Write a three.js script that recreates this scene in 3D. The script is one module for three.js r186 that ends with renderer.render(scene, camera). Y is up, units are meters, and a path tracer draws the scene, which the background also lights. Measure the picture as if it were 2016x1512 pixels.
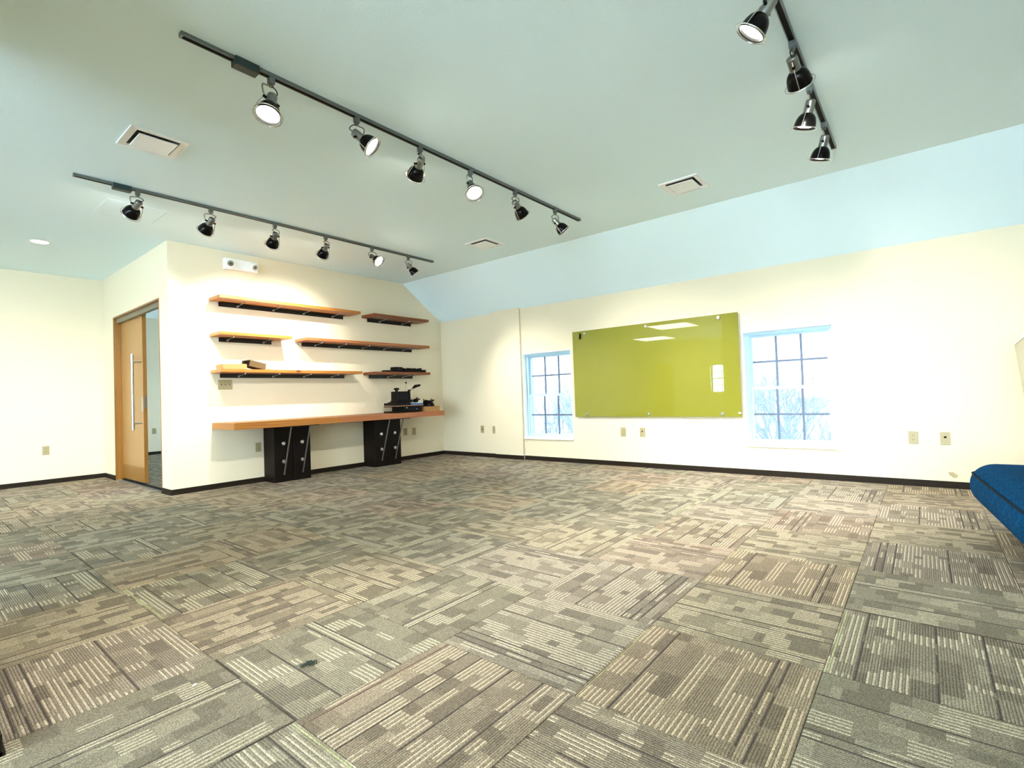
import * as THREE from 'three';
import { RoundedBoxGeometry } from 'three/addons/geometries/RoundedBoxGeometry.js';
import { mergeGeometries } from 'three/addons/utils/BufferGeometryUtils.js';
import { RectAreaLightUniformsLib } from 'three/addons/lights/RectAreaLightUniformsLib.js';

// ---------------------------------------------------------------- camera, sky, exposure
const scene = new THREE.Scene();
const renderer = new THREE.WebGLRenderer();
renderer.toneMapping = THREE.LinearToneMapping;
renderer.toneMappingExposure = 14.2;
renderer.shadowMap.enabled = true;
RectAreaLightUniformsLib.init();

const camera = new THREE.PerspectiveCamera(2 * Math.atan(756 / 997.83) * 180 / Math.PI, 4 / 3, 0.05, 400);
{
  const yaw = 0.8887, pitch = 0.0218, roll = -0.0343;
  const fwd = new THREE.Vector3(Math.sin(yaw) * Math.cos(pitch), Math.sin(pitch), -Math.cos(yaw) * Math.cos(pitch));
  const right = new THREE.Vector3(Math.cos(yaw), 0, Math.sin(yaw));
  const up = new THREE.Vector3().crossVectors(right, fwd);
  const r2 = right.clone().multiplyScalar(Math.cos(roll)).addScaledVector(up, Math.sin(roll));
  const u2 = up.clone().multiplyScalar(Math.cos(roll)).addScaledVector(right, -Math.sin(roll));
  camera.position.set(-2.0084, 1.0, 6.6242);
  camera.quaternion.setFromRotationMatrix(new THREE.Matrix4().makeBasis(r2, u2, fwd.clone().negate()));
}
scene.background = new THREE.Color().setRGB(0.68, 0.86, 1.0);   // even overcast winter sky
scene.backgroundIntensity = 3.2;

const SPOT = 1.58, DOWN = 0.15, PANEL = 0.7;                          // lamps (track spots, recessed downlights, ceiling panels)
const WARM = new THREE.Color().setRGB(1.0, 0.95, 0.88);

// ---------------------------------------------------------------- helpers
const W = 4.1885, H = 2.8995, HS = 2.3295, XS = 3.362, D = 2.757, HB = 0.0626;   // window wall, ceiling, eaves, crease, left wall depth, baseboard
const XF = -9.8, ZN = 9.5, ZA = -6.1;                                            // far end, near end, adjoining room end
function rng(seed) { let a = seed >>> 0; return () => { a = (a + 0x6D2B79F5) >>> 0; let t = a; t = Math.imul(t ^ (t >>> 15), t | 1); t ^= t + Math.imul(t ^ (t >>> 7), t | 61); return ((t ^ (t >>> 14)) >>> 0) / 4294967296; }; }
const taken = {};
function numbered(n) { const k = taken[n] = (taken[n] ?? -1) + 1; return k ? n + '_' + String(k).padStart(3, '0') : n; }
function shade(o) { o.castShadow = true; o.receiveShadow = true; return o; }
function mesh(name, geo, mat, parent) { const m = shade(new THREE.Mesh(geo, mat)); m.name = parent ? name : numbered(name); (parent ?? scene).add(m); return m; }
function thing(name, label, category, group, x = 0, y = 0, z = 0, ry = 0) {
  const g = new THREE.Group(); g.name = numbered(name); g.position.set(x, y, z); g.rotation.y = ry;
  g.userData = { label, category }; if (group) g.userData.group = group; scene.add(g); return g;
}
function tag(o, label, category, group) { o.userData.label = label; o.userData.category = category; if (group) o.userData.group = group; return o; }
function struct(o, label, category) { o.userData.kind = 'structure'; if (label) { o.userData.label = label; o.userData.category = category; } return o; }
const box = (x0, x1, y0, y1, z0, z1) => new THREE.BoxGeometry(x1 - x0, y1 - y0, z1 - z0).translate((x0 + x1) / 2, (y0 + y1) / 2, (z0 + z1) / 2);
const rbox = (x0, x1, y0, y1, z0, z1, r = 0.004, s = 2) => new RoundedBoxGeometry(x1 - x0, y1 - y0, z1 - z0, s, r).translate((x0 + x1) / 2, (y0 + y1) / 2, (z0 + z1) / 2);
const V = (x, y, z) => new THREE.Vector3(x, y, z);
function rod(a, b, r, seg = 10, r2 = r) {
  const d = b.clone().sub(a), g = new THREE.CylinderGeometry(r2, r, d.length(), seg);
  g.applyQuaternion(new THREE.Quaternion().setFromUnitVectors(V(0, 1, 0), d.clone().normalize()));
  return g.translate((a.x + b.x) / 2, (a.y + b.y) / 2, (a.z + b.z) / 2);
}
const tube = (pts, r, n = 24, s = 8) => new THREE.TubeGeometry(new THREE.CatmullRomCurve3(pts), n, r, s);
const merge = (...g) => mergeGeometries(g.map((q) => (q.index ? q.toNonIndexed() : q)));
// planar uv in metres by the dominant axis of the normal; grain: axis that u follows
function uvm(geo, grain = 'x', du = 0, dv = 0) {
  const p = geo.attributes.position, n = geo.attributes.normal, uv = new Float32Array(p.count * 2);
  for (let i = 0; i < p.count; i++) {
    const ax = Math.abs(n.getX(i)), ay = Math.abs(n.getY(i)), az = Math.abs(n.getZ(i));
    const c = [p.getX(i), p.getY(i), p.getZ(i)];
    const k = ax > ay && ax > az ? 0 : ay > az ? 1 : 2, g = grain === 'x' ? 0 : grain === 'y' ? 1 : 2;
    let a = [0, 1, 2].filter((q) => q !== k); if (a[1] === g) a.reverse();
    uv[2 * i] = c[a[0]] + du; uv[2 * i + 1] = c[a[1]] + dv;
  }
  geo.setAttribute('uv', new THREE.BufferAttribute(uv, 2)); return geo;
}
function dataTex(w, h, fn, srgb = false) {
  const d = new Uint8Array(w * h * 4);
  for (let y = 0; y < h; y++) for (let x = 0; x < w; x++) { const c = fn(x, y), i = 4 * (y * w + x); d[i] = c[0]; d[i + 1] = c[1]; d[i + 2] = c[2]; d[i + 3] = 255; }
  const t = new THREE.DataTexture(d, w, h); t.wrapS = t.wrapT = THREE.RepeatWrapping; t.magFilter = THREE.LinearFilter; t.minFilter = THREE.LinearMipmapLinearFilter; t.generateMipmaps = true;
  if (srgb) t.colorSpace = THREE.SRGBColorSpace; t.needsUpdate = true; return t;
}
const toS = (l) => { l = Math.max(0, Math.min(1, l)); return 255 * (l <= 0.0031308 ? 12.92 * l : 1.055 * l ** (1 / 2.4) - 0.055); };
function valueNoise(seed, n) {   // tileable value noise on an n x n lattice, arguments 0..1
  const r = rng(seed), g = Float32Array.from({ length: n * n }, () => r());
  const s = (t) => t * t * (3 - 2 * t);
  return (u, v) => { u = ((u % 1) + 1) % 1 * n; v = ((v % 1) + 1) % 1 * n; const x = Math.floor(u), y = Math.floor(v), a = s(u - x), b = s(v - y), q = (i, j) => g[((j % n) * n) + (i % n)];
    return (q(x, y) * (1 - a) + q(x + 1, y) * a) * (1 - b) + (q(x, y + 1) * (1 - a) + q(x + 1, y + 1) * a) * b; };
}
const lin = (r, g, b) => new THREE.Color().setRGB(r, g, b);
const dark = (c, roughness, extra = {}) => new THREE.MeshPhysicalMaterial({ color: c, roughness, specularIntensity: 0.3, ...extra });
const std = (c, roughness = 0.6, extra = {}) => new THREE.MeshStandardMaterial({ color: c, roughness, ...extra });

// ---------------------------------------------------------------- materials
const peel = (() => { const a = valueNoise(3, 64), b = valueNoise(4, 128); const t = dataTex(256, 256, (x, y) => { const v = 255 * (0.6 * a(x / 256, y / 256) + 0.4 * b(x / 256, y / 256)); return [v, v, v]; }); t.repeat.set(3, 3); return t; })();
const M = {
  wall: std(lin(0.73, 0.655, 0.485), 0.75, { bumpMap: peel, bumpScale: 0.0006 }),
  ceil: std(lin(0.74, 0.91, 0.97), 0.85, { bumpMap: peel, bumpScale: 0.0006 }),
  white: std(lin(0.84, 0.87, 0.88), 0.4),
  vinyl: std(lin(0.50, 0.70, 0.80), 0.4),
  shadedMuntin: std(lin(0.10, 0.14, 0.22), 0.5),  // muntin colour darkened to stand in for shade against the bright sky
  base: dark(lin(0.016, 0.011, 0.007), 0.6),
  ivory: std(lin(0.36, 0.31, 0.165), 0.4),
  slot: dark(lin(0.004, 0.004, 0.004), 0.7),
  track: std(lin(0.16, 0.19, 0.19), 0.35, { metalness: 0.7 }),
  feed: std(lin(0.022, 0.045, 0.045), 0.45, { metalness: 0.3 }),
  satin: std(lin(0.26, 0.27, 0.26), 0.3, { metalness: 0.9 }),
  chrome: std(lin(0.75, 0.75, 0.76), 0.16, { metalness: 1 }),
  blackGloss: dark(lin(0.002, 0.002, 0.0022), 0.22),
  black: dark(lin(0.0022, 0.0022, 0.0025), 0.4),
  cable: dark(lin(0.003, 0.003, 0.003), 0.5),
  steel: std(lin(0.42, 0.45, 0.47), 0.3, { metalness: 1 }),
  rawSteel: std(lin(0.035, 0.033, 0.032), 0.3, { metalness: 0.85 }),
  cardboard: std(lin(0.40, 0.22, 0.075), 0.8),
  cardDark: std(lin(0.11, 0.065, 0.022), 0.85),
  paper: std(lin(0.85, 0.83, 0.75), 0.8),
  blue: std(lin(0.05, 0.16, 0.36), 0.5),
  glass: new THREE.MeshPhysicalMaterial({ color: lin(1, 1, 1), roughness: 0, transmission: 1, thickness: 0, ior: 1.5 }),
  dimPane: new THREE.MeshPhysicalMaterial({ color: lin(0.078, 0.08, 0.08), roughness: 0, transmission: 1, thickness: 0, ior: 1.5 }),  // pane colour darkened so the sky behind does not burn out
  lamp: new THREE.MeshStandardMaterial({ color: lin(0.9, 0.85, 0.75), emissive: lin(1, 0.93, 0.76), emissiveIntensity: 2, roughness: 0.4 }),
  panelGlow: new THREE.MeshStandardMaterial({ color: lin(0.9, 0.9, 0.9), emissive: lin(1, 0.97, 0.9), emissiveIntensity: 1, roughness: 0.5 }),
  duct: std(lin(0.30, 0.31, 0.31), 0.6),
  greenGlass: new THREE.MeshPhysicalMaterial({ color: lin(0.215, 0.215, 0.014), roughness: 0.5, clearcoat: 1, clearcoatRoughness: 0.01, specularIntensity: 0.3 }),
  greenEdge: std(lin(0.30, 0.33, 0.03), 0.2),
  snow: std(lin(0.86, 0.88, 0.9), 0.9),
  bark: std(lin(0.36, 0.42, 0.46), 0.9),
};
function woodTex(seed, light, dark, knots = 0, w = 1024, h = 256) {   // u: 2.4 m along the grain, v: 0.6 m
  const a = valueNoise(seed, 6), b = valueNoise(seed + 1, 48), c = valueNoise(seed + 2, 16), r = rng(seed + 9);
  const ks = Array.from({ length: knots }, () => [r(), r(), 0.008 + 0.01 * r()]);
  return dataTex(w, h, (x, y) => {
    const u = x / w, v = y / h; let vv = v + 0.05 * (a(u, v) - 0.5) + 0.012 * (c(u, v) - 0.5), kd = 0;
    for (const [ku, kv, kr] of ks) { const du = (u - ku) * 2.4, dv = (v - kv) * 0.6, q = Math.hypot(du * 0.55, dv) / kr; vv += 0.03 * Math.exp(-q * q * 0.12) * Math.sign(dv || 1); if (q < 1.4) kd = Math.max(kd, Math.min(1, 1.4 - q)); }
    const ring = 0.5 + 0.5 * Math.sin(vv * 2 * Math.PI * 22 + 5 * a(u * 0.5, v));
    const fib = b(u * 0.25, v * 4 % 1);
    let t = 0.62 * ring ** 2.2 + 0.38 * fib; t = Math.min(1, 0.08 + 0.85 * t); t = t * (1 - kd) + kd;
    const k = kd * 0.7;
    return [0, 1, 2].map((i) => toS((light[i] * (1 - t) + dark[i] * t) * (1 - k)));
  }, true);
}
function woodMat(tex, rough = 0.42, extra = {}) { const t = tex.clone(); t.repeat.set(1 / 2.4, 1 / 0.6); t.needsUpdate = true; return new THREE.MeshStandardMaterial({ map: t, roughness: rough, ...extra }); }
const fir = woodTex(21, [0.46, 0.19, 0.032], [0.26, 0.08, 0.010], 3);
const firPink = woodTex(41, [0.44, 0.165, 0.055], [0.27, 0.075, 0.02], 4);
const firRed = woodTex(51, [0.25, 0.07, 0.014], [0.12, 0.026, 0.006], 2);
const mapleT = woodTex(61, [0.42, 0.235, 0.075], [0.35, 0.18, 0.05]);
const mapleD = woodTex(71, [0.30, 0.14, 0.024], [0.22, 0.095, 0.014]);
const charT = woodTex(81, [0.007, 0.0035, 0.002], [0.0015, 0.001, 0.001], 1);
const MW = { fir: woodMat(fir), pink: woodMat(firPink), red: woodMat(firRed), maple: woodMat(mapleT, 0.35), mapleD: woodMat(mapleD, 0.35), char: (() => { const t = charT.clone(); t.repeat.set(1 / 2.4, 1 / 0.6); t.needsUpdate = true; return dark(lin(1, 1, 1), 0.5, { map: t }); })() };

// ---------------------------------------------------------------- floor: slab and carpet tiles laid quarter-turn
const PX = 0.625, PZ = 0.63, OX = 0.045, OZ = 6.31;
function carpetTex(seed, tint) {
  const n = 768, R = 72, r = rng(seed);
  const mid = [0.207, 0.180, 0.136], light = [0.43, 0.378, 0.292], dark = [0.15, 0.129, 0.096], acc = [0.045, 0.036, 0.032], pale = [0.267, 0.234, 0.179];
  const ribCol = [];   // for each rib: list of segments [end, even colour]
  let i = 0;
  const cols = Array.from({ length: R }, () => null);
  while (i < R) {
    const bw = 3 + Math.floor(r() * 8); const segs = []; let u = 0;
    while (u < 1) { const len = 0.05 + 0.17 * r(); u += len; const q = r(); segs.push([u, q < 0.34 ? 0 : q < 0.72 ? 1 : q < 0.84 ? 2 : 3]); }
    for (let k = 0; k < bw && i < R; k++, i++) cols[i] = { segs, alt: i % 2 };
    if (i < R && r() < 0.38) { const gaps = []; let g = 0; while (g < 1) { const on = 0.2 + 0.7 * r(); gaps.push([g, g + on]); g += on + (r() < 0.5 ? 0.02 : 0.18 * r()); } cols[i] = { line: gaps, red: r() < 0.12 }; i++; }
  }
  const edgeLine = seed % 3 === 0 ? R - 2 : -1;
  const noise = rng(seed + 77), ns = n / 2, nz = Float32Array.from({ length: ns * ns }, () => noise());
  return dataTex(n, n, (x, y) => {
    const u = x / n, rib = Math.min(R - 1, Math.floor(y / n * R)), f = y / n * R - rib, c = cols[rib];
    let col = mid;
    if (c.line) { col = c.line.some(([a, b]) => u > a && u < b) ? (c.red ? [0.12, 0.05, 0.04] : acc) : dark; }
    else { const m = c.segs.find((s) => u < s[0])?.[1] ?? 0; col = m === 1 ? (c.alt ? light : mid) : m === 2 ? pale : m === 3 ? dark : mid; }
    if (rib === edgeLine) col = [0.34, 0.33, 0.19];
    if (c.line && (f < 0.22 || f > 0.78)) col = dark;
    const q = nz[(y >> 1) * ns + (x >> 1)], k = (0.30 + 1.15 * q * q + 0.35 * q + 0.3 * noise()) * (f < 0.14 || f > 0.86 ? 0.62 : 1.08);
    return [0, 1, 2].map((j) => toS(col[j] * tint[j] * k));
  }, true);
}
const TINTS = [[1.04, 0.98, 0.88], [0.97, 0.99, 0.91], [1.07, 0.98, 0.85], [0.99, 0.97, 0.94], [1.03, 1.0, 0.88], [0.95, 0.98, 0.92], [1.06, 0.96, 0.90]];
const ribBump = dataTex(8, 576, (x, y) => { const f = (y % 8 + 0.5) / 8, v = 255 * Math.sin(Math.PI * f); return [v, v, v]; });
const carpetMats = TINTS.map((t, k) => new THREE.MeshStandardMaterial({ map: carpetTex(100 + k * 7, t), bumpMap: ribBump, bumpScale: 0.0022, roughness: 0.95 }));
function tileGeo(x0, x1, z0, z1, cx, cz, along, flip) {   // bevelled tile, top at y 0; cx, cz = corner of its full cell
  const T = 0.008, g = 0.0008, c = 0.0035, X0 = x0 + g, X1 = x1 - g, Z0 = z0 + g, Z1 = z1 - g;
  const P = [], N = [], U = [];
  const uv = (x, z) => { let a = (x - cx) / PX, b = (z - cz) / PZ; if (flip) { a = 1 - a; b = 1 - b; } return along ? [a, b] : [b, a]; };
  const quad = (a, b, cc, d, n) => { for (const q of [a, b, cc, a, cc, d]) { P.push(...q); N.push(...n); U.push(...uv(q[0], q[2])); } };
  const A = [X0 + c, 0, Z0 + c], B = [X0 + c, 0, Z1 - c], C = [X1 - c, 0, Z1 - c], E = [X1 - c, 0, Z0 + c];
  const l = -0.0018, a = [X0, l, Z0], b = [X0, l, Z1], d = [X1, l, Z1], e = [X1, l, Z0];
  quad(A, B, C, E, [0, 1, 0]); quad(a, b, B, A, [-0.45, 0.89, 0]); quad(b, d, C, B, [0, 0.89, 0.45]); quad(d, e, E, C, [0.45, 0.89, 0]); quad(e, a, A, E, [0, 0.89, -0.45]);
  const lo = (q) => [q[0], -T, q[2]];
  quad(lo(a), lo(b), b, a, [-1, 0, 0]); quad(lo(b), lo(d), d, b, [0, 0, 1]); quad(lo(d), lo(e), e, d, [1, 0, 0]); quad(lo(e), lo(a), a, e, [0, 0, -1]);
  const geo = new THREE.BufferGeometry();
  geo.setAttribute('position', new THREE.Float32BufferAttribute(P, 3)); geo.setAttribute('normal', new THREE.Float32BufferAttribute(N, 3)); geo.setAttribute('uv', new THREE.Float32BufferAttribute(U, 2));
  return geo;
}
const floor = struct(mesh('floor', box(XF - 0.3, W + 0.3, -0.26, -0.008, ZA - 0.3, ZN + 0.3), std(lin(0.2, 0.19, 0.17), 0.9)), 'carpet tile floor in a quarter-turn pattern of beige and grey', 'floor');
{
  const r = rng(5), rest = [];
  const regions = [[XF, W, -D, ZN, true], [0.12, W, ZA, -0.12, false]];
  for (let i = Math.floor((XF - OX) / PX); i <= Math.floor((W - OX) / PX); i++) for (let j = Math.floor((ZA - OZ) / PZ); j <= Math.floor((ZN - OZ) / PZ); j++) {
    const cx = OX + i * PX, cz = OZ + j * PZ, k = Math.floor(r() * TINTS.length), flip = r() < 0.5, along = (((i + j) % 2) + 2) % 2 === 0;
    regions.forEach(([xa, xb, za, zb, main], q) => {
      let x0 = Math.max(cx, xa), x1 = Math.min(cx + PX, xb), z0 = Math.max(cz, za), z1 = Math.min(cz + PZ, zb);
      if (main && cx >= 0 - PX && cz < 0) { // the shelf wall and the room behind it stand here
        if (cz + PZ <= 0) { x1 = Math.min(x1, 0); } else if (cx >= 0) z0 = Math.max(z0, 0); else z0 = Math.max(z0, -D);
      }
      if (x1 - x0 < 0.01 || z1 - z0 < 0.01) return;
      const geo = tileGeo(x0, x1, z0, z1, cx, cz, along, flip);
      if (main && cx > -2.6 && cz > -3.2 && cz < 7.5) mesh('carpet_tile', geo, carpetMats[k], floor); else rest.push(geo);
    });
  }
  mesh('carpet_field', mergeGeometries(rest), carpetMats[1], floor).userData.kind = 'stuff';
}

// ---------------------------------------------------------------- walls, ceiling
function wallXY(name, pts, holes, z0, z1, label) {   // wall in the x-y plane, from z0 to z1
  const s = new THREE.Shape(pts.map((p) => new THREE.Vector2(...p)));
  for (const [a, b, c, d] of holes) s.holes.push(new THREE.Path([[a, c], [a, d], [b, d], [b, c]].map((p) => new THREE.Vector2(...p))));
  const g = new THREE.ExtrudeGeometry(s, { depth: z1 - z0, bevelEnabled: false }).translate(0, 0, z0); uvm(g);
  return struct(mesh(name, g, M.wall), label, 'wall');
}
function wallZY(name, pts, holes, x0, x1, label) {   // pts are (z, y)
  const s = new THREE.Shape(pts.map(([z, y]) => new THREE.Vector2(-z, y)));
  for (const [a, b, c, d] of holes) s.holes.push(new THREE.Path([[-a, c], [-a, d], [-b, d], [-b, c]].map((p) => new THREE.Vector2(...p))));
  const g = new THREE.ExtrudeGeometry(s, { depth: x1 - x0, bevelEnabled: false }).rotateY(Math.PI / 2).translate(x0, 0, 0); uvm(g, 'z');
  return struct(mesh(name, g, M.wall), label, 'wall');
}
const ADDWIN = [[-9.3, -6.9]];  // unseen window opening added behind the camera for cool fill daylight
const WIN = [[1.812, 2.70], [5.022, 5.908], [-4.4, -2.8]], WY = [0.335, 1.63];
wallXY('wall_back', [[0, -0.008], [W, -0.008], [W, HS], [XS, H], [0, H]], [], -0.12, 0, 'cream end wall carrying the wooden shelves and the workbench');
wallZY('wall_door', [[-0.12, -0.008], [-0.12, H], [ZA, H], [ZA, -0.008], [-2.21, -0.008], [-2.21, 2.28], [-0.30, 2.28], [-0.30, -0.008]], [], 0, 0.12, 'cream return wall with the wooden sliding door');
wallXY('wall_left', [[XF, -0.008], [0, -0.008], [0, H], [XF, H]], [], -D - 0.12, -D, 'cream recessed wall at far left with one outlet');
wallZY('wall_right', [[ZA, -0.008], [ZN, -0.008], [ZN, HS + 0.2], [ZA, HS + 0.2]], WIN.map(([a, b]) => [a, b, WY[0], WY[1]]), W, W + 0.26, 'long cream window wall with the green glass board');
wallZY('wall_pilaster', [[1.24, HB], [1.802, HB], [1.802, HS + 0.024], [1.24, HS + 0.024]], [], W - 0.037, W, 'shallow cream pilaster beside the partly hidden window');
wallZY('wall_far', [[-D - 0.12, -0.008], [ZN, -0.008], [ZN, H], [-D - 0.12, H]], [[0.2, 1.35, 0.8, 1.95], [2.9, 4.9, 0.5, 2.6], [5.6, 8.7, 0.5, 2.6]], XF - 0.2, XF, 'cream wall at the other end of the room with one mirrored and two added windows');
wallXY('wall_front', [[XF, -0.008], [W, -0.008], [W, HS], [XS, H], [XF, H]], ADDWIN.map(([a, b]) => [a, b, 0.35, 2.6]), ZN, ZN + 0.24, 'cream wall behind the camera');
wallXY('wall_adjoining', [[0, -0.008], [W, -0.008], [W, HS], [XS, H], [0, H]], [], ZA - 0.15, ZA, 'pale wall of the next room seen through the sliding door');
wallZY('wall_partition', [[3.05, 0], [4.5, 0], [4.5, H], [3.05, H]], [], -1.97, -1.812, 'end of a cream partition at the lower left corner');
{
  // ceiling with openings for vents and downlights
  const s = new THREE.Shape([[XF - 0.2, -ZN - 0.15], [XS, -ZN - 0.15], [XS, -ZA + 0.15], [XF - 0.2, -ZA + 0.15]].map((p) => new THREE.Vector2(...p)));
  for (const [x, z] of [[-0.798, 2.403], [2.672, 4.967], [2.696, 2.443]]) { const q = 0.135; s.holes.push(new THREE.Path([[x - q, -z - q], [x - q, -z + q], [x + q, -z + q], [x + q, -z - q]].map((p) => new THREE.Vector2(...p)))); }
  for (const [x, z] of [[-0.93, -1.0], [0.817, 3.349]]) { const h = new THREE.Path(); h.absarc(x, -z, 0.078, 0, Math.PI * 2, true); s.holes.push(h); }
  const g = new THREE.ExtrudeGeometry(s, { depth: 0.16, bevelEnabled: false, curveSegments: 32 }).rotateX(-Math.PI / 2).translate(0, H, 0);
  uvm(g);
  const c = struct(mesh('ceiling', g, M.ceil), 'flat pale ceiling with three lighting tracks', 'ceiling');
  const p = new THREE.Shape([[XS, H], [W + 0.3, HS - 0.3 * (H - HS) / (W - XS)], [W + 0.3, HS + 0.25], [XS, H + 0.16]].map((q) => new THREE.Vector2(...q)));
  const sl = new THREE.ExtrudeGeometry(p, { depth: ZN - ZA + 0.3, bevelEnabled: false }).translate(0, 0, ZA - 0.15); uvm(sl, 'z');
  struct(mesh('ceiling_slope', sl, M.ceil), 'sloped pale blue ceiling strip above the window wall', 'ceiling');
}
// baseboards: dark vinyl strips with a small cove toe
function baseX(name, x0, x1, z, dir) { return struct(mesh(name, merge(box(x0, x1, 0, HB, Math.min(z, z + dir * 0.008), Math.max(z, z + dir * 0.008)), box(x0, x1, 0, 0.012, Math.min(z, z + dir * 0.015), Math.max(z, z + dir * 0.015))), M.base), 'dark brown vinyl baseboard', 'baseboard'); }
function baseZ(name, z0, z1, x, dir) { return struct(mesh(name, merge(box(Math.min(x, x + dir * 0.008), Math.max(x, x + dir * 0.008), 0, HB, z0, z1), box(Math.min(x, x + dir * 0.015), Math.max(x, x + dir * 0.015), 0, 0.012, z0, z1)), M.base), 'dark brown vinyl baseboard', 'baseboard'); }
baseX('baseboard_back', -0.008, W, 0, 1); baseX('baseboard_left', XF, 0, -D, 1); baseZ('baseboard_door', -0.30, 0, 0, -1); baseZ('baseboard_door', -D, -2.21, 0, -1);
baseZ('baseboard_right', 0, 1.24, W, -1); baseZ('baseboard_right', 1.81, ZN, W, -1); baseZ('baseboard_pilaster', 1.232, 1.81, W - 0.037, -1); baseX('baseboard_adjoining', 0.12, W, ZA, 1);
baseZ('baseboard_partition', 3.05, 4.5, -1.812, 1); baseX('baseboard_front', XF, W, ZN, -1); baseZ('baseboard_far', -D, ZN, XF, 1);

// ---------------------------------------------------------------- windows: double hung, six over six
function sash(win, name, x0, x1, y0, y1, z0, z1, pane) {
  const st = 0.036, rl = 0.034, mu = 0.022;
  const s = mesh(name, merge(box(x0, x1, y0, y1, z0, z0 + st), box(x0, x1, y0, y1, z1 - st, z1), box(x0, x1, y0, y0 + rl, z0 + st, z1 - st), box(x0, x1, y1 - rl, y1, z0 + st, z1 - st)), M.vinyl, win);
  const a = z0 + st, b = z1 - st, c = y0 + rl, d = y1 - rl, xm = (x0 + x1) / 2;
  for (let k = 1; k < 3; k++) { const z = a + (b - a) * k / 3; mesh('muntin', box(xm - 0.008, xm + 0.008, c, d, z - mu / 2, z + mu / 2), M.shadedMuntin, s); }
  for (let k = 0; k < 3; k++) { const za = a + (b - a) * k / 3 + (k ? mu / 2 : 0), zb = a + (b - a) * (k + 1) / 3 - (k < 2 ? mu / 2 : 0), ym = (c + d) / 2;
    mesh('muntin', box(xm - 0.008, xm + 0.008, ym - mu / 2, ym + mu / 2, za, zb), M.shadedMuntin, s);
    for (const [ya, yb] of [[c, ym - mu / 2], [ym + mu / 2, d]]) { const g = new THREE.PlaneGeometry(zb - za, yb - ya).rotateY(-Math.PI / 2).translate(xm, (ya + yb) / 2, (za + zb) / 2); mesh('glass_pane', g, pane, s); } }
  return s;
}
function hung(n, [z0, z1], [y0, y1], xw, dir, label, pane = M.glass) {   // dir +1: outside lies towards +x
  const w = new THREE.Group(); w.name = 'window_' + n; scene.add(w); struct(w, label, 'window');
  const X = (d) => xw + dir * d, bx = (a, b, ...q) => box(Math.min(X(a), X(b)), Math.max(X(a), X(b)), ...q), lip = 0.004;
  const fr = mesh('frame', merge(bx(0.085, 0.23, y0, y1, z0, z0 + 0.03), bx(0.085, 0.23, y0, y1, z1 - 0.03, z1), bx(0.085, 0.23, y1 - 0.03, y1, z0 + 0.03, z1 - 0.03), bx(0.085, 0.23, y0, y0 + 0.03, z0 + 0.03, z1 - 0.03),
    bx(0.085, 0.10, y0 + 0.03, y1 - 0.03, z0 + 0.03, z0 + 0.042), bx(0.085, 0.10, y0 + 0.03, y1 - 0.03, z1 - 0.042, z1 - 0.03), bx(0.085, 0.10, y1 - 0.042, y1 - 0.03, z0 + 0.03, z1 - 0.03)), M.vinyl, w);
  mesh('liner', merge(bx(-0.003, 0.085, y0 + 0.008, y1, z0, z0 + 0.008), bx(-0.003, 0.085, y0 + 0.008, y1, z1 - 0.008, z1), bx(-0.003, 0.085, y1 - 0.008, y1, z0 + 0.008, z1 - 0.008)), M.white, w);
  mesh('sill', bx(-0.022, 0.085, y0 - 0.012, y0 + 0.01, z0, z1), M.white, w);
  const zm = (y0 + y1) / 2 + 0.005;
  const lo = sash(w, 'lower_sash', Math.min(X(0.10), X(0.135)), Math.max(X(0.10), X(0.135)), y0 + 0.03, zm + 0.012, z0 + 0.034, z1 - 0.034, pane);
  sash(w, 'upper_sash', Math.min(X(0.137), X(0.172)), Math.max(X(0.137), X(0.172)), zm - 0.022, y1 - 0.03, z0 + 0.034, z1 - 0.034, pane);
  for (const f of [0.28, 0.72]) mesh('sash_lock', rbox(Math.min(X(0.10), X(0.13)), Math.max(X(0.10), X(0.13)), zm + 0.012, zm + 0.026, z0 + (z1 - z0) * f - 0.03, z0 + (z1 - z0) * f + 0.03, 0.004), M.vinyl, lo);
  return w;
}
hung(1, WIN[0], WY, W, 1, 'white six-over-six window partly hidden behind the green glass board', M.dimPane);
hung(2, WIN[1], WY, W, 1, 'white six-over-six window to the right of the green glass board', M.dimPane);
hung(3, WIN[2], WY, W, 1, 'white window of the next room');
hung(7, [0.2, 1.35], [0.8, 1.95], XF, -1, 'white window in the opposite wall mirrored in the green board');
ADDWIN.forEach(([a, b], k) => { const w = hung(6 + k, [-b, -a], [0.35, 2.6], 0, 1, 'tall window added for daylight in the wall behind the camera'); w.rotation.y = -Math.PI / 2; w.position.z = ZN; });
hung(5, [2.9, 4.9], [0.5, 2.6], XF, -1, 'wide white window added for daylight in the opposite wall');  // added, like the next one, to bring in fill daylight
hung(4, [5.6, 8.7], [0.5, 2.6], XF, -1, 'white window added for daylight near the corner of the opposite wall');

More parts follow.
